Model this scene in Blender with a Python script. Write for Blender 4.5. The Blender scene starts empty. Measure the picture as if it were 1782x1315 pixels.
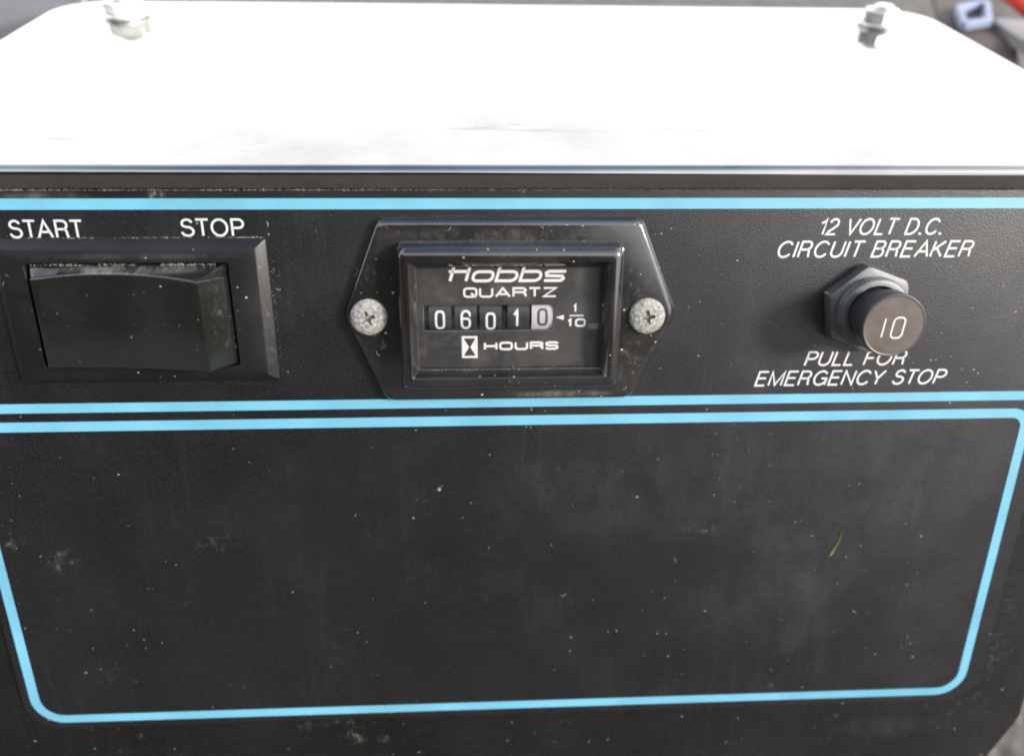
import bpy, math, random
from math import sin, cos, pi, radians, sqrt
from mathutils import Vector, Matrix, noise as mnoise

random.seed(7)
scene = bpy.context.scene
MM = 0.001

# ------------------------------------------------------------------ camera
cam_d = bpy.data.cameras.new("camera")
cam = bpy.data.objects.new("camera", cam_d)
scene.collection.objects.link(cam)
cam.matrix_world = Matrix((
    (0.998891, 0.011869, -0.045558, -5.49 * MM),
    (-0.0427, 0.63596, -0.77054, -111.8 * MM),
    (0.019827, 0.771631, 0.635762, 78.06 * MM),
    (0, 0, 0, 1)))
cam_d.sensor_width = 36
cam_d.lens = 26.26
cam_d.clip_start = 0.01
cam_d.clip_end = 500
cam_d.dof.use_dof = True
cam_d.dof.focus_distance = 0.134
cam_d.dof.aperture_fstop = 11.0
scene.camera = cam

# ------------------------------------------------------------------ light
SUN_DIR = Vector((0.75, -0.50, 0.42)).normalized()      # towards the sun
SUN_EL = math.asin(SUN_DIR.z)
SUN_AZ = math.atan2(SUN_DIR.x, SUN_DIR.y)
CLOUD = 6.2
world = bpy.data.worlds.new("World")
scene.world = world
world.use_nodes = True
wn, wl = world.node_tree.nodes, world.node_tree.links
wn.clear()
sky = wn.new("ShaderNodeTexSky")
sky.sky_type = 'NISHITA'
sky.sun_disc = False
sky.sun_elevation = SUN_EL
sky.sun_rotation = SUN_AZ
sky.dust_density = 3.0
sky.air_density = 1.0
bg = wn.new("ShaderNodeBackground")
bg.inputs['Strength'].default_value = 0.15
wo = wn.new("ShaderNodeOutputWorld")
# broken white cloud, dense low in the sky all the way round and opening to blue overhead
tc = wn.new("ShaderNodeTexCoord")
sp_ = wn.new("ShaderNodeSeparateXYZ"); wl.new(tc.outputs['Generated'], sp_.inputs[0])
nz = wn.new("ShaderNodeTexNoise"); nz.inputs['Scale'].default_value = 2.2; nz.inputs['Detail'].default_value = 6
wl.new(tc.outputs['Generated'], nz.inputs['Vector'])
ma = wn.new("ShaderNodeMath"); ma.operation = 'MULTIPLY_ADD'
wl.new(nz.outputs[0], ma.inputs[0]); ma.inputs[1].default_value = 0.55; wl.new(sp_.outputs['Z'], ma.inputs[2])
mr = wn.new("ShaderNodeMapRange"); mr.interpolation_type = 'SMOOTHSTEP'
wl.new(ma.outputs[0], mr.inputs[0])
for i_, v_ in enumerate((1.30, 0.70, 0.0, 1.0)): mr.inputs[i_ + 1].default_value = v_
mxw = wn.new("ShaderNodeMix"); mxw.data_type = 'RGBA'
wl.new(mr.outputs[0], mxw.inputs[0]); wl.new(sky.outputs[0], mxw.inputs[6])
mxw.inputs[7].default_value = (CLOUD * 1.0, CLOUD * 1.0, CLOUD * 1.02, 1)
wl.new(mxw.outputs[2], bg.inputs[0])
wl.new(bg.outputs[0], wo.inputs[0])

sun_d = bpy.data.lights.new("sun", 'SUN')
sun_d.energy = 2.3
sun_d.angle = radians(11)
sun_d.color = (1.0, 0.93, 0.84)
sun = bpy.data.objects.new("sun", sun_d)
scene.collection.objects.link(sun)
sun.rotation_euler = (-SUN_DIR).to_track_quat('-Z', 'Y').to_euler()

scene.view_settings.view_transform = 'Standard'
scene.view_settings.look = 'None'
scene.view_settings.gamma = 1.0
scene.view_settings.exposure = 1.8
scene.cycles.filter_width = 2.0      # the photograph is a little soft

# ------------------------------------------------------------------ materials
def new_mat(name):
    m = bpy.data.materials.new(name)
    m.use_nodes = True
    nt = m.node_tree
    b = nt.nodes["Principled BSDF"]
    return m, nt, b

class NT:
    def __init__(s, nt):
        s.nt = nt
        s.co = nt.nodes.new("ShaderNodeTexCoord").outputs['Object']
    def n(s, t): return s.nt.nodes.new(t)
    def l(s, a, b): s.nt.links.new(a, b)
    def math(s, op, a, b=None, c=None, clamp=False):
        m = s.n("ShaderNodeMath"); m.operation = op; m.use_clamp = clamp
        for i, v in enumerate((a, b, c)):
            if v is None: continue
            if isinstance(v, (int, float)): m.inputs[i].default_value = v
            else: s.l(v, m.inputs[i])
        return m.outputs[0]
    def mapr(s, v, a, b, c=0.0, d=1.0):
        m = s.n("ShaderNodeMapRange"); m.interpolation_type = 'SMOOTHSTEP'
        s.l(v, m.inputs[0])
        for i, x in enumerate((a, b, c, d)): m.inputs[i + 1].default_value = x
        return m.outputs[0]
    def vec(s, sc=(1, 1, 1), loc=(0, 0, 0), rot=(0, 0, 0)):
        m = s.n("ShaderNodeMapping"); s.l(s.co, m.inputs[0])
        m.inputs['Scale'].default_value = sc
        m.inputs['Location'].default_value = loc
        m.inputs['Rotation'].default_value = rot
        return m.outputs[0]
    def noise(s, scale, detail=3, rough=0.55, v=None, dist=0.0):
        t = s.n("ShaderNodeTexNoise"); s.l(v or s.co, t.inputs['Vector'])
        t.inputs['Scale'].default_value = scale
        t.inputs['Detail'].default_value = detail
        t.inputs['Roughness'].default_value = rough
        t.inputs['Distortion'].default_value = dist
        return t.outputs[0]
    def voro(s, scale, v=None):
        t = s.n("ShaderNodeTexVoronoi"); s.l(v or s.co, t.inputs['Vector'])
        t.inputs['Scale'].default_value = scale
        return t.outputs['Distance'], t.outputs['Color']
    def specks(s, cell_mm, r, keep, v=None):
        """small round flecks: one per cell of the given size, kept with a probability"""
        d, c = s.voro(1000.0 / cell_mm, v)
        sep = s.n("ShaderNodeSeparateColor"); s.l(c, sep.inputs[0])
        size = s.math('MULTIPLY', sep.outputs[1], r)
        m = s.math('LESS_THAN', d, size)
        k = s.math('LESS_THAN', sep.outputs[0], keep)
        return s.math('MULTIPLY', s.math('MULTIPLY', m, k), sep.outputs[2])
    def mix(s, f, a, b):
        m = s.n("ShaderNodeMix"); m.data_type = 'RGBA'
        if isinstance(f, (int, float)): m.inputs[0].default_value = f
        else: s.l(f, m.inputs[0])
        for i, v in ((6, a), (7, b)):
            if isinstance(v, tuple): m.inputs[i].default_value = (*v, 1)
            else: s.l(v, m.inputs[i])
        return m.outputs[2]
    def bump(s, h, strength, dist_mm, normal=None):
        b = s.n("ShaderNodeBump"); s.l(h, b.inputs['Height'])
        b.inputs['Strength'].default_value = strength
        b.inputs['Distance'].default_value = dist_mm * MM
        if normal: s.l(normal, b.inputs['Normal'])
        return b.outputs[0]

DUST = (0.42, 0.40, 0.37)

def dusty(name, base, rough=0.4, metallic=0.0, film=0.10, film_scale=60, speck=1.0,
          grain=0.0, grain_mm=0.35, smudges_and_light=(), spec=0.5, rough_dust=0.25, coat=0.0, keep=0.35, variation=0.25, streaks=0.0, micro=0.0):
    m, nt, b = new_mat(name)
    s = NT(nt)
    # patchy film of dust
    f1 = s.mapr(s.noise(film_scale, 5, 0.6), 0.38, 0.75)
    f2 = s.mapr(s.noise(film_scale * 9, 4, 0.65), 0.35, 0.8)
    filmf = s.math('MULTIPLY', s.math('ADD', s.math('MULTIPLY', f1, 0.6), s.math('MULTIPLY', f2, 0.4)), film * 0.45, clamp=True)
    tone = s.noise(film_scale * 0.35, 2)
    dark = tuple(c * (1 - variation) for c in base)
    light = tuple(min(1, c * (1 + variation)) for c in base)
    col = s.mix(s.mapr(tone, 0.3, 0.7), dark, light)
    # flecks, coarse and fine, in patches
    patch = s.mapr(s.noise(38, 2), 0.40, 0.68)
    k1 = s.specks(2.6, 0.10, keep, s.vec((1, 1.5, 1), rot=(0, 0, 0.5)))
    k2 = s.specks(0.9, 0.20, keep * 0.5)
    k3 = s.specks(5.0, 0.05, keep * 0.9, s.vec((1, 0.35, 1), rot=(0, 0, -0.6)))
    sp = s.math('MAXIMUM', s.math('MAXIMUM', k1, k3), s.math('MULTIPLY', k2, patch))
    sp = s.math('MULTIPLY', sp, speck, clamp=True)
    fac = s.math('MAXIMUM', filmf, s.math('MULTIPLY', sp, 0.8), clamp=True)
    if streaks:
        st = s.mapr(s.noise(1.0, 6, .7, s.vec((420, 22, 1))), .48, .75)
        st = s.math('MULTIPLY', st, s.mapr(s.noise(30, 2), .35, .65))
        fac = s.math('ADD', fac, s.math('MULTIPLY', st, streaks))
    if micro:
        mc = s.mapr(s.noise(2600, 2, .8), .50, .74)
        fac = s.math('ADD', fac, s.math('MULTIPLY', mc, micro), clamp=True)
    for (cx, cy, rx, ry, amt, rot) in smudges_and_light:
        mp = s.n("ShaderNodeMapping"); mp.vector_type = 'TEXTURE'
        s.l(s.co, mp.inputs[0])
        mp.inputs['Location'].default_value = (cx * MM, cy * MM, 0)
        mp.inputs['Rotation'].default_value = (0, 0, rot)
        mp.inputs['Scale'].default_value = (rx * MM, ry * MM, 1)
        ln = s.n("ShaderNodeVectorMath"); ln.operation = 'LENGTH'; s.l(mp.outputs[0], ln.inputs[0])
        fall = s.mapr(ln.outputs['Value'], 1.0, 0.15)
        if rx < 8:
            tn = s.mapr(s.noise(1.0, 6, 0.8, s.vec((1500, 520, 1), rot=(0, 0, rot + .6)), dist=.4), 0.45, 0.74)
            pt = s.mapr(s.noise(430, 4, .7), .42, .66)
            tex = s.math('MULTIPLY', tn, pt)
        else:
            tex = s.mapr(s.noise(1.0, 9, 0.8, s.vec((150, 90, 1), rot=(0, 0, rot))), 0.36, 0.74)
        fac = s.math('ADD', fac, s.math('MULTIPLY', s.math('MULTIPLY', fall, tex), amt), clamp=True)
    col = s.mix(fac, col, DUST)
    s.l(col, b.inputs['Base Color'])
    b.inputs['Metallic'].default_value = metallic
    b.inputs['Specular IOR Level'].default_value = spec
    r = s.math('ADD', s.math('MULTIPLY', s.math('ADD', fac, s.math('MULTIPLY', f1, 0.35)), rough_dust), rough, clamp=True)
    s.l(r, b.inputs['Roughness'])
    if coat:
        b.inputs['Coat Weight'].default_value = coat
        b.inputs['Coat Roughness'].default_value = 0.12
    h = s.math('MULTIPLY', sp, 1.0)
    nrm = s.bump(h, 0.6, 0.08)
    if grain:
        nrm = s.bump(s.noise(1000 / grain_mm, 2, 0.6), grain, 0.05, nrm)
    s.l(nrm, b.inputs['Normal'])
    return m

SMUDGES = [(-88.5, -48.8, 5.0, 3.6, .38, .5), (-97, -45.0, 4.2, 1.8, .35, .6), (-58, -45.5, 5.5, 3.2, .16, .3),
           (39.5, -44.8, 6.5, 2.2, .20, -.1), (59.0, -85.6, 1.2, 1.0, .8, .2), (-13.4, -34.6, 1.1, .7, .8, 0),
           (58, -60, 30, 19, .022, .3), (62, -44, 32, 12, .022, -.3), (-37, -70, 5, 30, .03, 0), (-84, -76, 5, 8, .07, 0),
           (80, -35, 24, 22, .03, 0), (20, -35, 44, 14, .02, .1), (-66, -58, 7, 4, .06, .7), (64, -72, 14, 6, .025, .4),
           (-78, 21.6, 9, 1.4, .25, 0), (-59.5, 22.0, 2.6, 1.6, .6, 0)]
M = {}
M['decal'] = dusty('black_textured_panel', (0.0023, 0.0024, 0.0036), 0.35, film=0.009, spec=.50, grain=1.0, grain_mm=0.28, streaks=.014, micro=.035,
                   smudges_and_light=SMUDGES, speck=.5, keep=.42)
M['body'] = dusty('black_housing_paint', (0.003, 0.003, 0.003), 0.5, film=0.01, spec=.18, streaks=.01, micro=.03, speck=.8, keep=.55, grain=0.7, grain_mm=0.7,
                  smudges_and_light=[(-38.5, -92.3, 7.9, 1.5, .45, .05), (-45, -93.5, 3, 1.8, .5, .5), (-33.5, -96.3, 3.4, 2.8, .7, -.6),
                           (-27.5, -97.5, 2, 1.5, .45, 0), (-31.9, -94, .35, 3, .3, 0),
                           (-94, -89.5, 1.4, .9, .8, -.6), (-85.5, -91.5, 1.0, 1.6, .8, .5), (-80.6, -94.4, 1.1, 1.6, .7, -.5),
                           (-101, -84, 2.2, 3.5, .45, .5), (-92, -92, .25, 1, .9, 0), (-90.6, -92, .25, 1, .9, 0),
                           (74, -95, 3, 1.8, .35, 0), (109, -78, 6, 26, .12, 0), (88, -99, 20, 4, .03, 0)])
M['print_blue'] = dusty('blue_printed_stripe', (0.085, 0.262, 0.365), 0.42, film=0.10, film_scale=140, speck=0.5, grain=0.4, variation=.10, micro=.05)
M['print_white'] = dusty('white_printed_ink', (0.42, 0.42, 0.425), 0.45, film=0.12, film_scale=200, micro=.08, speck=0.0, variation=.05)
M['gloss'] = dusty('black_gloss_plastic', (0.010, 0.010, 0.011), 0.20, film=0.05, speck=1.0, keep=.5, rough_dust=.5)
M['meter'] = dusty('black_meter_plastic', (0.006, 0.0055, 0.0055), 0.12, film=0.05, film_scale=120, speck=1.4, keep=.75, rough_dust=.25, spec=.7, coat=.5, micro=.012,
                   smudges_and_light=[(0, 15.2, 26, 2.2, .12, 0), (22.5, 5, 3, 9, .18, 0), (-22, -5, 1.3, 8, .35, .55), (22, -8, 4, 7, .3, -.4),
                            (-24.5, 8, 3, 3, .25, 0), (10, -14.2, 14, 1.0, .3, 0)])
M['rocker'] = dusty('black_rocker_plastic', (0.005, 0.0055, 0.005), 0.20, film=0.03, speck=0.7, keep=.25, rough_dust=.15, spec=.6, coat=.5,
                    smudges_and_light=[(-66, 9.7, 19, .75, .55, 0), (-50.5, 1, 1.6, 12, .16, 0), (-62, -1, 3, 2, .05, .3)])  # top strip: dust plus painted sky light; right flank strip: painted sunlight
M['frame'] = dusty('black_switch_frame_plastic', (0.0035, 0.0035, 0.004), 0.40, film=0.022, speck=1.2, keep=.4, rough_dust=.4, spec=.32,
                   smudges_and_light=[(-42.3, 1, 1.6, 16, .14, 0), (-64, 11.8, 22, .8, .08, 0)])
M['dial'] = dusty('dark_dial_plate', (0.007, 0.0065, 0.0065), 0.5, film=0.07, film_scale=150, speck=0.6, grain=.2)
M['wheel'] = dusty('dark_counter_wheel', (0.012, 0.012, 0.014), 0.4, film=0.04, speck=0)
M['wheel_white'] = dusty('white_counter_wheel', (0.28, 0.27, 0.29), 0.4, film=0.05, speck=0, variation=.05)
M['wheel_ink'] = dusty('dark_counter_ink', (0.03, 0.028, 0.028), 0.5, film=0.0, speck=0)
M['glint'] = dusty('grey_painted_glint', (0.10, 0.10, 0.115), 0.4, film=.05, speck=0)
M['void'] = dusty('dark_hollow', (0.006, 0.006, 0.006), 0.7, film=0, speck=0)
M['breaker'] = dusty('worn_black_nickel', (0.07, 0.075, 0.075), 0.46, metallic=0.45, film=0.30, film_scale=260, speck=.9, keep=.6, micro=.12)
M['button'] = dusty('faded_black_button', (0.020, 0.020, 0.023), 0.40, film=0.12, film_scale=200, speck=.8, keep=.5)
M['button_face'] = dusty('faded_brown_button_face', (0.042, 0.026, 0.021), 0.48, film=0.18, film_scale=300, speck=.4)
M['zinc'] = dusty('zinc_plated_steel', (0.60, 0.60, 0.56), 0.34, metallic=.7, film=0.06, film_scale=300, speck=.3)
M['rail'] = dusty('grey_rail_paint', (0.045, 0.045, 0.052), 0.6, film=0.1, spec=.3, speck=0.2)
M['pale'] = dusty('pale_metal', (0.20, 0.20, 0.19), 0.5, film=0.1, speck=0.2)
M['buckle'] = dusty('bluish_buckle_metal', (0.15, 0.18, 0.27), 0.5, film=0.05, speck=0.2)
M['strap'] = dusty('brown_webbing_and_shade', (0.045, 0.034, 0.032), 0.8, film=0.1, speck=0.2)
M['red'] = dusty('red_cable_sheath', (0.55, 0.035, 0.015), 0.35, film=0.03, speck=0.1)
M['lint'] = dusty('dust_and_lint', (0.28, 0.265, 0.235), 0.9, film=0, speck=0)
M['straw'] = dusty('yellow_green_clipping', (0.17, 0.18, 0.055), 0.6, film=0, speck=0)

def corroded():
    m, nt, b = new_mat('corroded_zinc_screw')
    s = NT(nt)
    n1 = s.mapr(s.noise(1500, 5, 0.7), 0.35, 0.68)
    n2 = s.mapr(s.noise(4500, 3, 0.7), 0.35, 0.65)
    col = s.mix(n1, (0.17, 0.17, 0.165), (0.55, 0.55, 0.53))
    col = s.mix(s.math('MULTIPLY', n2, 0.5), col, (0.10, 0.095, 0.085))
    yel = s.mapr(s.noise(500, 2), 0.5, 0.7)
    col = s.mix(s.math('MULTIPLY', yel, 0.35), col, (0.30, 0.30, 0.20))
    s.l(col, b.inputs['Base Color'])
    b.inputs['Metallic'].default_value = 0.25
    b.inputs['Roughness'].default_value = 0.6
    s.l(s.bump(s.math('ADD', n1, n2), 0.8, 0.12), b.inputs['Normal'])
    return m
M['screw'] = corroded()

def lid_metal():
    m, nt, b = new_mat('polished_stainless_lid')
    s = NT(nt)
    streak = s.noise(30, 6, 0.6, s.vec((1, 22, 1), rot=(0, 0, 0.06)))
    n2 = s.noise(40, 4, .6)
    col = s.mix(s.math('ADD', s.math('MULTIPLY', s.mapr(s.noise(55, 5, .65), .3, .8), .4), s.math('MULTIPLY', s.mapr(s.noise(1.0, 7, .75, s.vec((22, 140, 1), rot=(0, 0, -.35)), dist=.8), .56, .70), .6), clamp=True), (0.27, 0.267, 0.26), (0.11, 0.108, 0.104))
    s.l(col, b.inputs['Base Color'])
    b.inputs['Metallic'].default_value = 1.0
    r = s.math('ADD', s.math('MULTIPLY', s.mapr(streak, .3, .75), 0.05), s.math('MULTIPLY', n2, 0.06))
    s.l(s.math('ADD', r, 0.03), b.inputs['Roughness'])
    sp = s.specks(3.5, 0.07, .35)
    s.l(s.bump(sp, .5, .05, s.bump(n2, 0.10, 0.4)), b.inputs['Normal'])
    return m
M['lid'] = lid_metal()

def pane_mat():
    m, nt, b = new_mat('clear_meter_pane')
    s = NT(nt)
    nt.nodes.remove(b)
    out = [n for n in nt.nodes if n.type == 'OUTPUT_MATERIAL'][0]
    tr = s.n("ShaderNodeBsdfTransparent")
    gl = s.n("ShaderNodeBsdfGlossy"); gl.inputs['Roughness'].default_value = 0.12
    lw = s.n("ShaderNodeLayerWeight"); lw.inputs['Blend'].default_value = 0.5
    fr_ = s.math('MULTIPLY_ADD', s.math('POWER', lw.outputs['Facing'], 5.0), 0.5, 0.02)
    mx = s.n("ShaderNodeMixShader")
    s.l(fr_, mx.inputs[0]); s.l(tr.outputs[0], mx.inputs[1]); s.l(gl.outputs[0], mx.inputs[2])
    df = s.n("ShaderNodeBsdfDiffuse"); df.inputs[0].default_value = (.5, .48, .44, 1)
    mx2 = s.n("ShaderNodeMixShader")
    f = s.math('ADD', s.math('MULTIPLY', s.mapr(s.noise(260, 5, .7), .4, .8), 0.025), s.math('MULTIPLY', s.specks(1.3, .08, .3), .3), clamp=True)
    s.l(f, mx2.inputs[0]); s.l(mx.outputs[0], mx2.inputs[1]); s.l(df.outputs[0], mx2.inputs[2])
    s.l(mx2.outputs[0], out.inputs[0])
    return m
M['pane'] = pane_mat()

def ground_mat():
    m, nt, b = new_mat('gravel_ground')
    s = NT(nt)
    d, c = s.voro(70)
    col = s.mix(s.mapr(s.noise(18, 5, .65), .3, .7), (0.03, 0.025, 0.022), (0.10, 0.088, 0.082))
    col = s.mix(s.mapr(d, 0.1, 0.7, 0, .5), col, (0.08, 0.07, 0.06))
    s.l(col, b.inputs['Base Color'])
    b.inputs['Roughness'].default_value = 0.9
    s.l(s.bump(d, .8, 10), b.inputs['Normal'])
    return m
M['ground'] = ground_mat()

# ------------------------------------------------------------------ mesh helpers
class MB:
    """collects vertices (in mm) and faces"""
    def __init__(s): s.v, s.f = [], []
    def add(s, vs, fs):
        o = len(s.v); s.v += [tuple(v) for v in vs]; s.f += [[i + o for i in f] for f in fs]; return s
    def loft(s, rings, cap0=False, cap1=False, closed=True):
        n = len(rings[0]); vs = [p for r in rings for p in r]; fs = []
        for k in range(len(rings) - 1):
            for i in range(n if closed else n - 1):
                j = (i + 1) % n
                fs.append([k * n + i, k * n + j, (k + 1) * n + j, (k + 1) * n + i])
        if cap0: fs.append(list(range(n))[::-1])
        if cap1: fs.append([(len(rings) - 1) * n + i for i in range(n)])
        return s.add(vs, fs)
    def box(s, x0, x1, y0, y1, z0, z1):
        r = lambda z: [(x0, y0, z), (x1, y0, z), (x1, y1, z), (x0, y1, z)]
        return s.loft([r(z0), r(z1)], True, True)
    def build(s, name, mat, parent=None, smooth=True, angle=35):
        me = bpy.data.meshes.new(name)
        me.from_pydata([(a * MM, b * MM, c * MM) for a, b, c in s.v], [], s.f)
        me.update()
        o = bpy.data.objects.new(name, me)
        scene.collection.objects.link(o)
        me.materials.append(mat)
        if parent: o.parent = parent
        if smooth:
            me.polygons.foreach_set('use_smooth', [True] * len(me.polygons))
            me.set_sharp_from_angle(angle=radians(angle))
        return o

def thing(name, label, cat, loc=(0, 0, 0), rot=(0, 0, 0), group=None, kind=None):
    o = bpy.data.objects.new(name, None)
    scene.collection.objects.link(o)
    o.empty_display_size = 0.01
    o.location = [c * MM for c in loc]; o.rotation_euler = rot
    return tag(o, label, cat, group, kind)

def tag(o, label=None, cat=None, group=None, kind=None):
    if label: o['label'] = label
    if cat: o['category'] = cat
    if group: o['group'] = group
    if kind: o['kind'] = kind
    return o

TILT = radians(70)                       # the face leans back by 20 degrees
def on_panel(name, label, cat, x=0, y=0, **k):
    """an Empty on the panel face: local x right, y up the face, z out of it"""
    return thing(name, label, cat, (x, y * cos(TILT), y * sin(TILT)), (TILT, 0, 0), **k)

def roundpoly(pts, rad, h, inset=0.0, seg=6):
    """convex counter-clockwise outline with rounded corners, shrunk by inset"""
    n = len(pts); out = []
    if isinstance(rad, (int, float)): rad = [rad] * n
    L = []
    for i in range(n):
        a, b = Vector(pts[i]), Vector(pts[(i + 1) % n])
        d = (b - a).normalized(); nrm = Vector((-d.y, d.x))
        L.append((a + nrm * inset, d))
    for i in range(n):
        (p, d), (q, e) = L[i - 1], L[i]
        cr = d.x * e.y - d.y * e.x
        t = ((q - p).x * e.y - (q - p).y * e.x) / cr
        v = p + d * t
        r = max(rad[i] - inset, 0.02)
        ang = math.acos(max(-1, min(1, d.dot(e))))
        tl = r * math.tan(ang / 2)
        a0 = v - d * tl
        c = a0 + Vector((-d.y, d.x)) * r
        st = math.atan2(a0.y - c.y, a0.x - c.x)
        for k in range(seg + 1):
            a = st + ang * k / seg
            out.append((c.x + r * cos(a), c.y + r * sin(a), h))
    return out

def rect(x0, x1, y0, y1): return [(x0, y0), (x1, y0), (x1, y1), (x0, y1)]

def ring_sheet(pts, rad, w, h0, h1, seg=8):
    m = MB()
    o0, i0 = roundpoly(pts, rad, h0, 0, seg), roundpoly(pts, rad, h0, w, seg)
    o1, i1 = roundpoly(pts, rad, h1, 0, seg), roundpoly(pts, rad, h1, w, seg)
    m.loft([o0, o1, i1, i0])
    return m

def circ(r, h, n=48, cx=0, cy=0, ph=0):
    return [(cx + r * cos(ph + 2 * pi * i / n), cy + r * sin(ph + 2 * pi * i / n), h) for i in range(n)]

def ribbon(m, pts, w, h0, h1, closed=False, step=0):
    """flat stroke of even width along a polyline, with mitred joins and a little thickness"""
    P = []
    for p in pts:
        if not P or (Vector(p) - P[-1]).length > 1e-3: P.append(Vector(p))
    if closed and (P[0] - P[-1]).length < 1e-3: P.pop()
    if step:
        Q = []
        for i in range(len(P) if closed else len(P) - 1):
            a, b_ = P[i], P[(i + 1) % len(P)]; k = max(1, int((b_ - a).length / step))
            Q += [a.lerp(b_, j / k) for j in range(k)]
        P = Q if closed else Q + [P[-1]]
    n = len(P); L, R = [], []
    for i in range(n):
        if closed or 0 < i < n - 1:
            a = (P[i] - P[i - 1]).normalized(); b = (P[(i + 1) % n] - P[i]).normalized()
            t = (a + b)
            t = t.normalized() if t.length > 1e-6 else a
            k = 1 / max(0.45, t.dot(b))
        else:
            t = (P[1] - P[0]).normalized() if i == 0 else (P[-1] - P[-2]).normalized(); k = 1
        nn = Vector((-t.y, t.x)) * w / 2 * k
        L.append(P[i] + nn); R.append(P[i] - nn)
    v = [(p.x, p.y, h1) for p in L] + [(p.x, p.y, h1) for p in R] + [(p.x, p.y, h0) for p in L] + [(p.x, p.y, h0) for p in R]
    f = []
    for i in range(n if closed else n - 1):
        j = (i + 1) % n
        f += [[n + i, n + j, j, i], [i, j, 2 * n + j, 2 * n + i], [n + j, n + i, 3 * n + i, 3 * n + j]]
    m.add(v, f)

def rr(x0, x1, y0, y1, r, seg=4):
    return [p[:2] for p in roundpoly(rect(x0, x1, y0, y1), r, 0, 0, seg)]

def glyph(ch):
    """wide technical capitals in a 1 x 1 box: list of (points, closed)"""
    r = .28
    def arc(cx, cy, rx, ry, a0, a1, k=5): return [(cx + rx * cos(radians(a0 + (a1 - a0) * i / k)), cy + ry * sin(radians(a0 + (a1 - a0) * i / k))) for i in range(k + 1)]
    O = rr(0, 1, 0, 1, r)
    g = {
        'O': [(O, 1)], '0': [(O, 1)],
        'Q': [(O, 1), ([(.55, .42), (1.02, 0.0)], 0)],
        'U': [([(0, 1), (0, r)] + arc(r, r, r, r, 180, 270) + arc(1 - r, r, r, r, 270, 360) + [(1, 1)], 0)],
        'A': [([(0, 0), (.5, 1), (1, 0)], 0), ([(.22, .3), (.78, .3)], 0)],
        'R': [([(0, 0), (0, 1)] + arc(1 - r, 1 - .24, r, .24, 90, -90) + [(0, .52)], 0), ([(.72, .52), (1, .28), (1, 0)], 0)],
        'T': [([(0, 1), (1, 1)], 0), ([(.5, 1), (.5, 0)], 0)],
        'Z': [([(0, 1), (1, 1), (0, 0), (1, 0)], 0)],
        'H': [([(0, 0), (0, 1)], 0), ([(1, 0), (1, 1)], 0), ([(0, .5), (1, .5)], 0)],
        'S': [([(1, .78)] + arc(1 - r, .78, r, .22, 0, 90) + arc(r, .76, r, .24, 90, 270) + arc(1 - r, .26, r, .26, 90, -90) + arc(r, .22, r, .22, 270, 180) , 0)],
        '1': [([(.0, .72), (.45, 1), (.45, 0)], 0)],
        '6': [([(1, .8)] + arc(.6, .78, .4, .22, 0, 90) + arc(.4, .7, .4, .3, 90, 180) + [(0, .3)] + arc(.4, .3, .4, .3, 180, 270) + arc(.6, .3, .4, .3, 270, 360) + arc(.6, .38, .4, .2, 0, 90) + [(0.05, .58)], 0)],
        'o': [(rr(0, 1, 0, .60, .24), 1)],
        'b': [([(0, 1.05), (0, 0), (1 - r, 0)] + arc(1 - r, r, r, r, 270, 360) + arc(1 - r, .60 - r, r, r, 0, 90) + [(0, .60)], 0)],
        's': [([(1, .60), (.12, .60), (0, .50), (.06, .32), (.88, .29), (.98, .14), (.88, 0), (0, 0)], 0)],
        'h': [([(0.06, 0), (0.06, 1.05)], 0), ([(.92, 0), (.92, 1.05)], 0), ([(-.14, .62), (.92, .62)], 0)],
        '|': [([(.5, 0), (.5, 1)], 0)],
    }
    return g[ch]

def stroke_text(m, s, x0, x1, y0, y1, w, h, gap=.35, shear=0.0, widths=None, warp=None):
    widths = widths or {}
    ws = [widths.get(c, 1.0) for c in s]
    k = (x1 - x0 - w) / (sum(ws) + gap * (len(s) - 1))
    x = x0 + w / 2
    ya, yb = y0 + w / 2, y1 - w / 2
    for c, cw in zip(s, ws):
        for pts, cl in glyph(c):
            q = [(x + p[0] * cw * k + shear * (p[1] * (yb - ya)), ya + p[1] * (yb - ya)) for p in pts]
            mm = MB(); ribbon(mm, q, w, h - .03, h, bool(cl), .3 if warp else 0)
            if warp: mm.v = [(a, b, warp(b) + (c_ - h)) for a, b, c_ in mm.v]
            m.add(mm.v, mm.f)
        x += (cw + gap) * k
    return m

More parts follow.
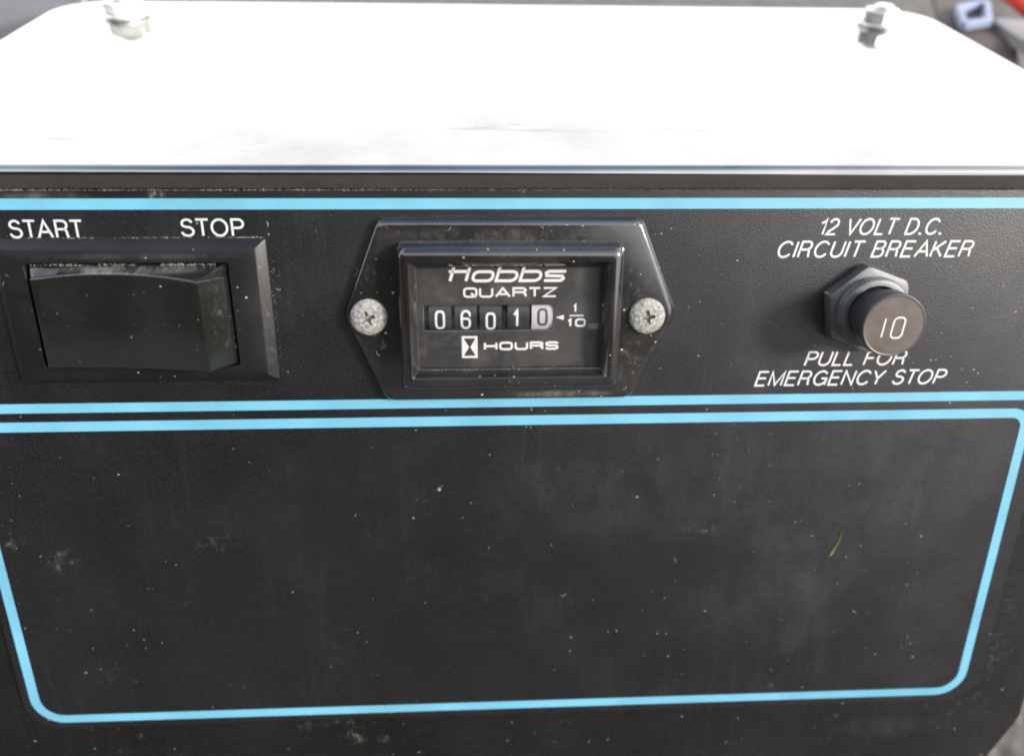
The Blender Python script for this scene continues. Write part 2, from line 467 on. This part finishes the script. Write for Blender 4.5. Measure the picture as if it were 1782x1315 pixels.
def sans(ch):
    """plain grotesque capitals: (width, strokes) in a box of height 1"""
    def arc(cx, cy, rx, ry, a0, a1, k=10): return [(cx + rx * cos(radians(a0 + (a1 - a0) * i / k)), cy + ry * sin(radians(a0 + (a1 - a0) * i / k))) for i in range(k + 1)]
    if ch == 'A': return .78, [([(0, 0), (.39, 1), (.78, 0)], 0), ([(.13, .33), (.65, .33)], 0)]
    if ch == 'B': return .62, [([(.38, .53), (0, .53), (0, 1), (.36, 1)] + arc(.36, .765, .22, .235, 90, -90) , 0), ([(0, .53), (0, 0), (.36, 0)] + arc(.36, .265, .26, .265, -90, 90) + [(.3, .53)], 0)]
    if ch == 'C': return .76, [(arc(.40, .5, .40, .5, 35, 325, 26), 0)]
    if ch == 'D': return .68, [([(0, 0), (0, 1), (.26, 1)] + arc(.26, .5, .42, .5, 90, -90, 18) , 0), ([(.3, 0), (-.055, 0)], 0)]
    if ch == 'E': return .58, [([(.58, 1), (0, 1), (0, 0), (.60, 0)], 0), ([(0, .53), (.54, .53)], 0)]
    if ch == 'F': return .54, [([(.56, 1), (0, 1), (0, 0)], 0), ([(0, .51), (.48, .51)], 0)]
    if ch == 'G': return .78, [(arc(.40, .5, .40, .5, 38, 300, 24) + [(.74, .18)], 0), ([(.45, .47), (.78, .47), (.78, 0)], 0)]
    if ch == 'I': return 0.0, [([(0, 0), (0, 1)], 0)]
    if ch == 'K': return .66, [([(0, 0), (0, 1)], 0), ([(.62, 1), (0, .38)], 0), ([(.20, .58), (.66, 0)], 0)]
    if ch == 'L': return .50, [([(0, 1), (0, 0), (.52, 0)], 0)]
    if ch == 'M': return .80, [([(0, 0), (0, 1), (.40, .03), (.80, 1), (.80, 0)], 0)]
    if ch == 'N': return .66, [([(0, 0), (0, 1), (.66, 0), (.66, 1)], 0)]
    if ch == 'O': return .82, [(arc(.41, .5, .41, .5, 0, 360, 32)[:-1], 1)]
    if ch == 'P': return .60, [([(0, 0), (0, 1), (.35, 1)] + arc(.35, .74, .25, .26, 90, -90) + [(0, .48)], 0)]
    if ch == 'R': return .66, [([(0, 0), (0, 1), (.38, 1)] + arc(.38, .745, .24, .255, 90, -90) + [(0, .49)], 0), (arc(.38, .30, .20, .19, 90, 0, 5) + [(.585, .15), (.64, 0)], 0)]
    if ch == 'S': return .62, [(arc(.31, .745, .27, .255, 15, 180, 10) + arc(.31, .74, .27, .20, 195, 262, 5) + arc(.31, .27, .31, .27, 80, 0, 7) + arc(.31, .27, .31, .27, -12, -172, 12), 0)]
    if ch == 'T': return .66, [([(0, 1), (.66, 1)], 0), ([(.33, 1), (.33, 0)], 0)]
    if ch == 'U': return .66, [([(0, 1), (0, .33)] + arc(.33, .33, .33, .33, 180, 360, 14) + [(.66, 1)], 0)]
    if ch == 'V': return .70, [([(0, 1), (.35, 0), (.70, 1)], 0)]
    if ch == 'Y': return .72, [([(0, 1), (.36, .42), (.72, 1)], 0), ([(.36, .42), (.36, 0)], 0)]
    if ch == '1': return .30, [([(0, .74), (.14, .78), (.27, .88), (.30, 1), (.30, 0)], 0)]
    if ch == '2': return .54, [(arc(.28, .71, .27, .29, 170, -25, 12) + [(.36, .42), (.08, .18), (.0, 0), (.57, 0)], 0)]
    if ch == '.': return .06, [([(.03, -.04), (.03, .09)], 0)]
    return .22, []

def plain_text(s, x0, x1, y0, y1, h, name, mat, parent, shear=0.0, w=.36, gap=.27):
    H_ = y1 - y0 - w
    narrow = {'T': -.10, 'A': -.07, 'V': -.08, 'Y': -.08, 'L': -.03, 'P': -.04, 'F': -.04}
    def kern(a, b_):
        return gap + narrow.get(a, 0) * (1 if b_ not in ' IEBDR' else .3) + (narrow.get(b_, 0) if b_ in 'TVYA' and a not in 'IEBD' else 0)
    total = sum(sans(c)[0] for c in s) + sum(kern(s[i], s[i + 1]) for i in range(len(s) - 1))
    m = MB()
    k = (x1 - x0 - w - shear * H_) / total
    x = x0 + w / 2
    for i, c in enumerate(s):
        cw, st = sans(c)
        for pts, cl in st:
            ww = w * (1.5 if c == '.' else 1)
            ribbon(m, [(x + px * k + shear * py * H_, y0 + w / 2 + py * H_) for px, py in pts], ww, h - .03, h, bool(cl))
        x += (cw + (kern(c, s[i + 1]) if i + 1 < len(s) else 0)) * k
    return m.build(name, mat, parent, smooth=False)

# ------------------------------------------------------------------ ground
g = MB()
N = 24
xs = [-60000 + 120000 * i / N for i in range(N + 1)]
g.add([(x, y, 0) for y in xs for x in xs], [[j * (N + 1) + i, j * (N + 1) + i + 1, (j + 1) * (N + 1) + i + 1, (j + 1) * (N + 1) + i] for j in range(N) for i in range(N)])
go = g.build('ground', M['ground'], smooth=False)
go.location = (0, 0, -0.36)
tag(go, 'greyish brown gravel ground seen beside the machine', kind='structure')

# dark trees some way behind the camera: they show only as reflections in the lid edge and the gloss plastic
b = MB()
for layer in range(5):
    R_ = 17000 + layer * 900
    rings = []
    nA = 260
    for hh in range(7):
        ring = []
        for i in range(nA + 1):
            az = radians(-172 + 144 * i / nA)
            taper = max(0.0, min(1.0, (-58 - math.degrees(az)) / 34)); top = -200 + taper * (9500 + 3000 * (mnoise.noise(Vector((az * 3.1, layer, 0))) + .5)) + 700 * mnoise.noise(Vector((az * 22, layer, 5))) + 350 * mnoise.noise(Vector((az * 90, layer, 9)))
            rr_ = R_ + 700 * mnoise.noise(Vector((az * 30, hh * .8, layer))) + 500 * (hh / 6) ** 2
            ring.append((rr_ * cos(az), rr_ * sin(az), -360 + (top + 360) * (hh / 6)))
        rings.append(ring)
    b.loft(rings, False, False, closed=False)
tl = b.build('tree_line', dusty('dark_foliage', (0.034, 0.036, 0.028), 0.8, film=0, speck=0, variation=.6), smooth=False)
tag(tl, 'dark line of distant trees mirrored in the rounded lid edge', kind='stuff')

# ------------------------------------------------------------------ housing
housing = on_panel('machine_housing', 'black dusty machine housing behind and below the blue-lined control panel', 'housing')
HP = [(-116, -128), (107.5, -128), (121, -98), (121, 21), (-116, 21)]
b = MB()
b.loft([roundpoly(HP, [4, 8, 8, 1, 1], -90), roundpoly(HP, [4, 8, 8, 1, 1], -2.6), roundpoly(HP, [4, 8, 8, 1, 1], -1.2, .6), roundpoly(HP, [4, 8, 8, 1, 1], -.7, 1.8)], True, True)
b.build('body', M['body'], housing)

# ------------------------------------------------------------------ control panel
panel = on_panel('control_panel', 'black control panel with light blue border lines and white lettering', 'control panel')
DP = rect(-103.4, 107.3, -90.9, 23.3)
b = MB()
b.loft([roundpoly(DP, [7, 7, 2, 2], -.65), roundpoly(DP, [7, 7, 2, 2], -.12), roundpoly(DP, [7, 7, 2, 2], 0, .12)], True, True)
b.build('panel_plate', M['decal'], panel)
ring_sheet(rect(-101.6, 105.6, -17.4, 21.3), 3.6, 1.85, .01, .06).build('border_line', M['print_blue'], panel)
ring_sheet(rect(-101.6, 103.9, -89.3, -19.2), [6.5, 6.5, 4, 4], 1.95, .01, .06).build('border_line', M['print_blue'], panel)
WT = M['print_white']
plain_text('START', -84.7, -72.3, 14.65, 17.8, .06, 'start_lettering', WT, panel)
plain_text('STOP', -56.1, -45.3, 14.85, 17.95, .06, 'stop_lettering', WT, panel)
plain_text('12 VOLT D.C.', 55.3, 78.8, 14.75, 17.8, .06, 'circuit_breaker_lettering', WT, panel, shear=.24)
plain_text('CIRCUIT BREAKER', 48.3, 85.0, 10.7, 13.8, .06, 'circuit_breaker_lettering', WT, panel, shear=.24)
plain_text('PULL FOR', 56.3, 76.4, -9.95, -6.95, .06, 'emergency_stop_lettering', WT, panel, shear=.24)
plain_text('EMERGENCY STOP', 47.2, 84.9, -13.9, -10.8, .06, 'emergency_stop_lettering', WT, panel, shear=.24)

# ------------------------------------------------------------------ lid
lid = thing('metal_lid', 'shiny stainless steel lid with a rounded front edge above the control panel', 'lid', (0, 0, 0))
ZT, LX0, LX1, YB, YF, RN = 25.66, -117.0, 122.4, 116.6, 6.8, 1.5
def lid_ring(inset, z, yf):
    return roundpoly([(LX0 + inset, yf), (LX1 - inset, yf), (LX1 - inset, YB - inset), (LX0 + inset, YB - inset)],
                     [3, 3, 13, 13], z, 0, 10)
b = MB()
rings = [lid_ring(.5, 22.05, YF + .5), lid_ring(0, 22.1, YF)]
for k in range(0, 11):
    a = k / 10 * pi / 2
    i = RN * (1 - cos(a))
    rings.append(lid_ring(i, ZT - RN + RN * sin(a), YF + i))
b.loft(rings, False, False)
# flat top as a grid-free cap set inside the last ring
b.f.append([len(b.v) - len(rings[-1]) + i for i in range(len(rings[-1]))])
b.build('lid_plate', M['lid'], lid, angle=30)

def hexring(r, h, ph=0): return circ(r, h, 6, ph=ph)
for bx, by, ph in ((-94.6, 99.6, .35), (102.8, 98.0, .2)):
    base = MB()
    base.loft([circ(2.5, 0), circ(2.5, 4.6), circ(2.0, 5.1)], True, True)
    for k in range(2): base.loft([circ(2.5, 4.1 + k * .36), circ(2.65, 4.28 + k * .36), circ(2.5, 4.46 + k * .36)])
    stud = base.build('bolt', M['zinc'], lid); stud.location = (bx * MM, by * MM, ZT * MM)
    w = MB(); w.loft([circ(5.2, .02), circ(5.4, .2), circ(5.4, .9), circ(5.2, 1.1), circ(2.6, 1.1)])
    w.build('washer', M['zinc'], stud)
    n = MB()
    rg = [hexring(4.5, 1.13, ph), hexring(4.9, 1.5, ph), hexring(4.9, 3.6, ph), hexring(4.4, 4.0, ph), hexring(2.7, 4.0, ph)]
    n.loft(rg); n.build('nut', M['zinc'], stud)

# ------------------------------------------------------------------ rocker switch
sw = on_panel('rocker_switch', 'wide black rocker switch in a black frame under the words START and STOP', 'switch')
F = rect(-88.3, -41.9, -11.35, 14.6)
HH = rect(-82.5, -48.3, -8.0, 10.6)
b = MB()
b.loft([roundpoly(F, .5, 0, 0, 3), roundpoly(F, .5, .35, 0, 3), roundpoly(F, .5, 1.7, 1.45, 3),
        roundpoly(F, .5, 1.8, 1.7, 3), roundpoly(HH, .4, 1.8, -.12, 3), roundpoly(HH, .4, 1.68, 0, 3), roundpoly(HH, .4, -5, 0, 3)])
b.build('switch_frame', M['frame'], sw)
b = MB(); b.box(-82.4, -48.4, -7.9, 10.5, -6, -5.1); b.build('switch_well', M['void'], sw, smooth=False)
# rocker: dished along its length, high at STOP
def rock_h(x):
    t = (x + 81.3) / 29.2
    return 3.2 + 3.1 * t - 6.4 * t * (1 - t) * .55
b = MB(); n = 30; er = .45
prof = []
X0, X1 = -81.3, -52.1
sec = []
def section(x, h, xb):
    # closed cross-section across the rocker (bottom, front, top) with rounded front edges
    tt = (x - X0) / (X1 - X0); yb, yt, fb, ft = -7.75, 10.35, -7.7, 8.4 + 1.1 * 4 * tt * (1 - tt)
    pts = [(xb, yb, -4), (xb, yb, 1.1)]
    for k in range(5):
        a = k / 4 * pi / 2
        pts.append((x, fb + er - er * cos(a), h - er + er * sin(a)))
    for k in range(5):
        a = k / 4 * pi / 2
        pts.append((x, ft - er + er * sin(a), h - er + er * cos(a)))
    pts.append((xb, yt, 1.1)); pts.append((xb, yt, -4))
    # side points where the sloping flank meets the well mouth
    return pts
rings = []
rings.append([(-82.0, p[1], -4) for p in section(X0, 0, -82.0)])
rings.append(section(X0 - .15, rock_h(X0) - .6, -82.0))
rings.append(section(X0 + .1, rock_h(X0) - .15, -81.9))
for i in range(n + 1):
    x = X0 + .5 + (X1 - X0 - 1.0) * i / n
    xb = -81.7 + (-49.2 + 81.7) * i / n
    rings.append(section(x, rock_h(x), xb))
rings.append(section(X1 - .1, rock_h(X1) - .15, -49.0))
rings.append(section(X1 + .1, rock_h(X1) - .6, -48.9))
rings.append([(-48.75, p[1], min(p[2], 1.1)) for p in section(X1, 1.1, -48.75)])
rings.append([(-48.75, p[1], -4) for p in section(X1, 0, -49.0)])
b.loft(rings, True, True)
b.build('rocker', M['rocker'], sw, angle=27)

# ------------------------------------------------------------------ hour meter
mt = on_panel('hour_meter', 'black rectangular hour meter with white counter digits reading 06010', 'hour meter')
CX = .35
FL = [(CX - 22.9, -15.4), (CX + 22.9, -15.4), (CX + 30.4, 1.0), (CX + 23.1, 18.2), (CX - 22.8, 18.2), (CX - 29.8, 1.0)]
FR = [2.8, 2.8, 4.4, 2.4, 2.4, 4.4]
b = MB()
rg = [roundpoly(FL, FR, 0.0), roundpoly(FL, FR, .9)]
for k in range(1, 6):
    a = k / 5 * pi / 2
    rg.append(roundpoly(FL, FR, .7 + 1.3 * sin(a), 1.3 * (1 - cos(a))))
b.loft(rg, True, True)
b.build('flange', M['meter'], mt)
B0 = rect(-19.3, 20.1, -11.9, 14.3)
def br(h, i, r=1.3): return roundpoly(B0, r, h, i, 4)
b = MB()
rg = [br(2.0, 0), br(2.3, -.0), br(4.9, .3)]
for k in range(1, 6):
    a = k / 5 * pi / 2
    rg.append(br(4.9 + 1.6 * sin(a), .3 + 1.6 * (1 - cos(a)), 2.2))
W0 = rect(-17.0, 17.5, -9.35, 11.25)
def wr(h, i, r=.5): return roundpoly(W0, r, h, i, 4)
rg += [wr(6.5, -.15), wr(6.35, 0), wr(4.35, .95), wr(4.3, 1.05), wr(2.05, 1.1)]
b.loft(rg)
b.build('bezel', M['meter'], mt)
# dial plate with a slot for the counter
SX0, SX1, SY0, SY1 = -15.0, 8.2, -1.55, 3.15
PX0, PX1, PY0, PY1 = -15.95, 16.45, -8.3, 9.9
H = 3.0
b = MB()
v = [(PX0, PY0), (PX1, PY0), (PX1, PY1), (PX0, PY1), (SX0, SY0), (SX1, SY0), (SX1, SY1), (SX0, SY1)]
b.add([(x, y, H) for x, y in v] + [(x, y, 2.02) for x, y in v[4:]],
      [[0, 1, 5, 4], [1, 2, 6, 5], [2, 3, 7, 6], [3, 0, 4, 7], [4, 5, 9, 8], [5, 6, 10, 9], [6, 7, 11, 10], [7, 4, 8, 11]])
b.build('dial_plate', M['dial'], mt, smooth=False)
# pale rim along the slot edge
b = MB()
ribbon(b, [(SX0, SY1 - .1), (SX0, SY0), (SX1, SY0), (SX1, SY0 + 1.2)], .16, H - .02, H + .07)
b.build('slot_rim', M['breaker'], mt)
# counter wheels
RW, HC = 5.2, -2.4      # radius and axis depth
def wheel_h(y): return HC + sqrt(max(0.0, RW * RW - (y - .8) ** 2))
digits = [('0', -13.0, -11.2, -1.3, 2.15, 1), ('6', -8.45, -6.6, -1.35, 2.2, 1), ('0', -4.0, -2.2, -1.5, 1.75, 1),
          ('1', .9, 2.5, -1.0, 2.25, 1), ('0', 5.25, 7.1, -.8, 2.4, 0)]
for ch, x0, x1, y0, y1, white in digits:
    c = (x0 + x1) / 2 if ch != '1' else 1.9
    b = MB()
    hw = 1.93
    ys = [-4.2 + .5 * k for k in range(21)]
    ys = [y for y in ys if abs(y - .8) < RW - .05]
    for k in range(len(ys) - 1):
        b.add([(c - hw, ys[k], wheel_h(ys[k])), (c + hw, ys[k], wheel_h(ys[k])), (c + hw, ys[k + 1], wheel_h(ys[k + 1])), (c - hw, ys[k + 1], wheel_h(ys[k + 1]))], [[0, 1, 2, 3]])
    for sx in (-1, 1):
        b.add([(c + sx * hw, y, wheel_h(y)) for y in ys] , [list(range(len(ys)))])
    wo_ = b.build('counter_wheel', M['wheel'] if white else M['wheel_white'], mt, angle=40)
    if not white: tag(wo_, 'white tenths wheel with a dark digit')
    d = MB()
    stroke_text(d, ch, x0, x1, y0, y1, .40, 0, warp=lambda y: wheel_h(y) + .05)
    d.build('digit', M['print_white'] if white else M['wheel_ink'], wo_, smooth=False)
HT = H + .05
b = MB(); stroke_text(b, 'hobbs', -10.6, 9.9, 7.25, 10.45, .50, HT, gap=.24, shear=.30, widths={'h': .95}); b.build('maker_lettering', WT, mt, smooth=False)
b = MB(); stroke_text(b, 'QUARTZ', -7.9, 8.6, 4.5, 6.35, .36, HT, gap=.30, widths={'A': 1.15, 'T': .9}); b.build('quartz_lettering', WT, mt, smooth=False)
b = MB(); stroke_text(b, 'HOURS', -4.35, 9.15, -5.2, -3.6, .38, HT, gap=.34); b.build('hours_lettering', WT, mt, smooth=False)
b = MB()
stroke_text(b, '1', 11.55, 12.5, 1.72, 3.25, .34, HT); ribbon(b, [(10.95, 1.13), (13.5, 1.13)], .22, HT - .03, HT)
stroke_text(b, '10', 10.6, 13.9, -.95, .6, .34, HT, gap=.35, widths={'1': .55})
b.add([(8.5, .82, HT), (9.95, .35, HT), (9.95, 1.3, HT)], [[0, 1, 2]])
b.build('tenths_mark', WT, mt, smooth=False)
b = MB()
gx0, gx1, gy0, gy1 = -8.3, -5.5, -6.6, -2.5
ribbon(b, [(gx0 + .2, gy0 + .2), (gx1 - .2, gy0 + .2), (gx1 - .2, gy1 - .2), (gx0 + .2, gy1 - .2)], .4, HT - .03, HT, True)
cy_ = (gy0 + gy1) / 2; cxg = (gx0 + gx1) / 2
b.add([(gx0 + .35, gy0 + .45, HT), (cxg - .12, cy_, HT), (gx0 + .35, gy1 - .45, HT)], [[0, 1, 2]])
b.add([(gx1 - .35, gy0 + .45, HT), (gx1 - .35, gy1 - .45, HT), (cxg + .12, cy_, HT)], [[0, 1, 2]])
b.build('hourglass_mark', WT, mt, smooth=False)
b = MB(); b.box(14.4, 16.3, -1.35, -.35, H, H + .05); b.build('painted_glint', M['glint'], mt, smooth=False)  # pale reflection at the right of the dial, painted as a grey block
b = MB(); b.box(-16.0, 16.5, -8.35, 9.95, 4.0, 4.1); b.build('window_pane', M['pane'], mt, smooth=False)
# screws with a cross recess, domed and corroded
def screw(cx, cy, rot, seed):
    m = MB(); R0, nr, ns = 3.25, 34, 96
    def hgt(r, a):
        x, y = r * cos(a - rot), r * sin(a - rot)
        hb = 1.35 * sqrt(max(0, 1 - (r / R0) ** 2 * .93)) + .15
        hb += .05 * mnoise.noise(Vector((x * 2.2 + seed, y * 2.2, 0))) + .03 * mnoise.noise(Vector((x * 6, y * 6 + seed, 3)))
        arm = .27
        inx = (abs(y) < arm + .12 * max(0, 1 - abs(x) / .9) and abs(x) < 1.25); iny = (abs(x) < arm + .12 * max(0, 1 - abs(y) / .9) and abs(y) < 1.25)
        if inx or iny:
            far = min(1, (1.35 - r) / .5)
            hb -= 1.0 * max(.25, far)
        return hb
    rings = []
    for k in range(nr, 0, -1):
        r = R0 * (k / nr)
        rings.append([(r * cos(2 * pi * i / ns), r * sin(2 * pi * i / ns), hgt(r, 2 * pi * i / ns)) for i in range(ns)])
    rings.insert(0, circ(R0, 0.0, ns))
    m.loft(rings, False, True)
    o = m.build('screw', M['screw'], mt, angle=45); o.location = (cx * MM, cy * MM, 2.0 * MM)
    return o
screw(-24.7, .95, .35, 1.0)
screw(25.1, .75, .12, 7.0)

# ------------------------------------------------------------------ circuit breaker
cb = on_panel('circuit_breaker', 'round push-pull circuit breaker button marked 10 in a hex nut', 'circuit breaker', 66.0, 1.5)
b = MB(); ph = radians(40)
def hx(r, h, rnd=.5):
    p = [(r * cos(ph + i * pi / 3), r * sin(ph + i * pi / 3)) for i in range(6)]
    return roundpoly(p, rnd, h, 0, 3)
def hxin(r, h, i): 
    p = [(r * cos(ph + k * pi / 3), r * sin(ph + k * pi / 3)) for k in range(6)]
    return roundpoly(p, .5 + i * 3.5, h, 0, 3)
b.loft([hx(8.3, 0), hx(8.3, 2.1), hxin(8.2, 2.45, .35), [(x * .86, y * .86, 2.75) for x, y, z in hxin(8.2, 2.7, 1.0)], [(x * .70, y * .70, 2.75) for x, y, z in hxin(8.2, 2.7, 1.0)]])
b.build('hex_nut', M['breaker'], cb)
b = MB()
b.loft([circ(6.3, 2.0), circ(6.3, 4.3), circ(6.15, 4.6), circ(5.9, 4.75), circ(5.05, 4.75), circ(4.95, 4.6), circ(4.95, 2)])
for k in range(3): b.loft([circ(6.3, 2.9 + k * .45), circ(6.42, 3.05 + k * .45), circ(6.3, 3.2 + k * .45)])
b.build('bushing', M['breaker'], cb)
btn = MB()
ox, oy = -.35, -.35
btn.loft([circ(4.75, 2.1, cx=ox * .3, cy=oy * .3), circ(4.75, 7.4, cx=ox * .7, cy=oy * .7), circ(4.9, 7.7, cx=ox * .8, cy=oy * .8), circ(5.5, 8.2, cx=ox * .8, cy=oy * .8), circ(5.62, 8.5, cx=ox, cy=oy), circ(5.62, 11.2, cx=ox, cy=oy),
          circ(5.5, 11.6, cx=ox, cy=oy), circ(5.3, 11.72, cx=ox, cy=oy), circ(5.1, 11.66, cx=ox, cy=oy)], True, False)
bo = btn.build('button', M['button'], cb)
b = MB(); b.loft([circ(5.12, 11.6, cx=ox, cy=oy), circ(5.1, 11.67, cx=ox, cy=oy)], False, True)
b.build('button_face', M['button_face'], bo)
b = MB()
nx, ny = ox - .05, oy - .35
sh = .10
def T10(pts): return [(nx + x + sh * y, ny + y) for x, y in pts]
ribbon(b, T10([(-1.75, -1.65), (-1.75, 1.65)]), .26, 11.68, 11.73)
ribbon(b, T10(rr(-.2, 1.75, -1.8, 1.8, .75, 5)), .28, 11.68, 11.73, True)
b.build('number_lettering', M['print_white'], bo, smooth=False)

# ------------------------------------------------------------------ things behind the lid
def tube(m, pts, r, n=16):
    rings = []
    for i, p in enumerate(pts):
        p = Vector(p)
        t = (Vector(pts[min(i + 1, len(pts) - 1)]) - Vector(pts[max(i - 1, 0)])).normalized()
        a = t.cross(Vector((0, 0, 1))).normalized(); c = a.cross(t)
        rings.append([tuple(p + a * r * cos(2 * pi * k / n) + c * r * sin(2 * pi * k / n)) for k in range(n)])
    m.loft(rings, True, True)

rl = thing('frame_plate', 'grey painted frame plate behind the left corner of the metal lid', 'frame plate', (0, 0, 0))
b = MB()
pl = [(-175, 47), (-125, 147), (-100, 158), (-100, 300), (-330, 300), (-330, 47)]
b.loft([roundpoly(pl, 1, 12), roundpoly(pl, 1, 17.2), roundpoly(pl, 1, 18, .8)], True, True)
b.build('plate', M['rail'], rl)
b = MB(); b.loft([circ(1.6, 0, 16), circ(1.6, 4, 16), circ(1.2, 4.5, 16)], True, True)
o = b.build('plate_bolt', M['zinc'], rl); o.location = (-128 * MM, 150 * MM, 18 * MM)

b = MB(); b.loft([roundpoly([(-300, 30), (-121, 30), (-121, 120), (-300, 300)], 2, -30), roundpoly([(-300, 30), (-121, 30), (-121, 120), (-300, 300)], 2, -8), roundpoly([(-300, 30), (-121, 30), (-121, 120), (-300, 300)], 2, -7, 1)], True, True)
tag(b.build('shade_sheet', M['strap']), 'dark sheet added as shade below the grey plate at the top left corner', 'shade sheet')  # added dark sheet, stands in for the shade beside the machine
b = MB(); tube(b, [(-80, 126, 13), (-40, 124, 18), (0, 124, 20.5), (80, 124, 20.5), (104, 126, 19), (118, 132, 14)], 3.6)
tag(b.build('rear_tube', M['rail']), 'grey tube running along the far edge of the lid', 'tube')

bk = thing('strap_buckle', 'bluish metal rectangle buckle on a dark strap at the top right corner', 'buckle', (0, 0, 0))
b = MB()
A_, B_, C_, D_ = (164.4, 160.6), (179.4, 167.1), (195.2, 197.6), (176.4, 188)
b.loft([roundpoly([A_, B_, C_, D_], 1.5, 8.4), roundpoly([A_, B_, C_, D_], 1.5, 10.4), roundpoly([A_, B_, C_, D_], 1.5, 11, .6), roundpoly([A_, B_, C_, D_], 1.5, 11, 2.2), roundpoly([A_, B_, C_, D_], 1.5, 8.4, 2.7), roundpoly([A_, B_, C_, D_], 1.5, 8.4, 0)])
b.build('buckle_frame', M['buckle'], bk)
b = MB()
b.loft([[(150, 128, -6), (172, 122, -6), (172, 122, -4), (150, 128, -4)], [(156, 150, 5), (184, 158, 5), (184, 158, 6.5), (156, 150, 6.5)],
        [(168, 182, 6), (198, 190, 6), (198, 190, 7.8), (168, 182, 7.8)], [(184, 225, 10), (220, 232, 10), (220, 232, 12), (184, 225, 12)]], True, True)
b.build('strap', M['strap'], bk)
b = MB()
b.loft([[(183, 173, 5.5), (179, 143, 5.5), (230, 120, 5.5), (240, 160, 5.5)], [(183, 173, 9), (179, 143, 9), (230, 120, 9), (240, 160, 9)], [(185, 172, 10), (181, 145, 10), (229, 122, 10), (238, 159, 10)]], True, True)
tag(b.build('bracket', M['pale']), 'pale metal bracket right of the buckle, behind the lid corner', 'bracket')
b = MB(); tube(b, [(165, 200, 30), (172, 172, 26), (176, 150, 22), (178, 130, 18), (184, 100, 10), (190, 60, -10)], 4.6)
tag(b.build('red_cable', M['red']), 'thick red cable crossing the top right corner above the bracket', 'cable')

# a grass clipping stuck to the panel
b = MB(); pts = [(67.7, -51.8), (68.2, -50.6), (68.8, -49.2), (69.2, -47.6), (69.3, -46.0)]
for i in range(4):
    (x0, y0), (x1, y1) = pts[i], pts[i + 1]; w0, w1 = .28 - .045 * i, .28 - .045 * (i + 1)
    b.add([(x0 - w0, y0, .08), (x0, y0, .3), (x0 + w0, y0, .08), (x1 - w1, y1, .08), (x1, y1, .3), (x1 + w1, y1, .08)], [[0, 1, 4, 3], [1, 2, 5, 4], [0, 3, 5, 2]])
gc = on_panel('grass_clipping', 'small curved yellow green grass clipping stuck to the lower panel', 'grass clipping', 0, 0)
b.build('blade', M['straw'], gc)

# lint and dust that has settled on ledges
def flake(m, x, y, h, s):
    a = random.random() * 6.28; l = s * random.uniform(.6, 1.8); w = s * random.uniform(.3, .7)
    dx, dy = cos(a) * l, sin(a) * l
    m.add([(x - dx, y - dy, h), (x + dy * w / l, y - dx * w / l, h + s * .3), (x + dx, y + dy, h + s * .1), (x, y, h + s * .8)],
          [[0, 1, 3], [1, 2, 3], [2, 0, 3], [0, 2, 1]])
lint = on_panel('dust', 'pale dust and lint lying along the ledges of the control panel', None, kind='stuff')
m = MB()
def line_of(n, x0, x1, y, h, s, dy=.25, gaps=True):
    for _ in range(n):
        x = random.uniform(x0, x1)
        if gaps and mnoise.noise(Vector((x * .25, y, h))) < random.uniform(-.5, .3): continue
        flake(m, x, y + random.uniform(0, dy) * random.random(), h + random.uniform(0, .1), s * random.uniform(.4, 1.2))
line_of(2200, -100, 105, 22.72, .05, .17, .28)
line_of(3000, -100, 105, 22.66, .03, .09, .10, False)
line_of(500, -88, -42, 14.65, .03, .10, .3)
line_of(420, -81.5, -50, 10.25, 1.5, .12, .35)
line_of(120, -22, 23, 18.2, .05, .10, .3)
line_of(80, -18, 19, 14.4, 2.1, .09, .3)
line_of(240, -16, 16.5, -8.45, 4.35, .08, .2)
line_of(60, 61, 73, 9.0, .1, .1, .4)
for _ in range(60): flake(m, random.uniform(-42.5, -41.0), random.uniform(-11, 14), .05, random.uniform(.04, .1))
for _ in range(40): flake(m, random.uniform(-49.6, -48.6), random.uniform(-8, 9), random.uniform(1.0, 1.8), random.uniform(.05, .11))
for _ in range(60): flake(m, random.uniform(-25, 25), random.uniform(15, 17), 2.02, random.uniform(.04, .09))
for _ in range(30): flake(m, random.uniform(57, 60), random.uniform(-2, 6), 2.2, random.uniform(.05, .12))
for (x, y, h, l_, a) in [(-26.5, 8.5, .1, 1.6, 1.2), (-25.6, 9.4, .1, 1.2, -.4), (-86.5, 7.2, 1.75, .8, .9), (-85.6, 8.6, 1.75, .7, -.5), (-41.2, 17, .1, 1.0, 1.6),
                         (-40.6, 5.5, .1, .9, -.3), (58.0, 4.6, 2.0, 1.5, 2.4), (22, -13.2, 2.05, .9, .9), (-23.6, -6, 2.05, 1.2, -1.0), (-52, 11.9, 1.75, 1.0, .5),
                         (12, -60, .1, 1.3, .4), (35, -52, .1, 1.0, 2.0), (-30, -40, .1, .8, 1.0), (75, -66, .1, 1.2, -.5), (-10, 16.3, 2.05, 1.0, .8), (6, 16.6, 2.05, .7, 2.2)]:
    pts = []
    for k in range(7):
        t_ = k / 6
        aa = a + .9 * (t_ - .5)
        pts.append((x + l_ * (t_ - .5) * cos(aa), y + l_ * (t_ - .5) * sin(aa)))
    ribbon(m, pts, .05, h, h + .05)
lo = m.build('dust_flecks', M['lint'], lint, smooth=False)
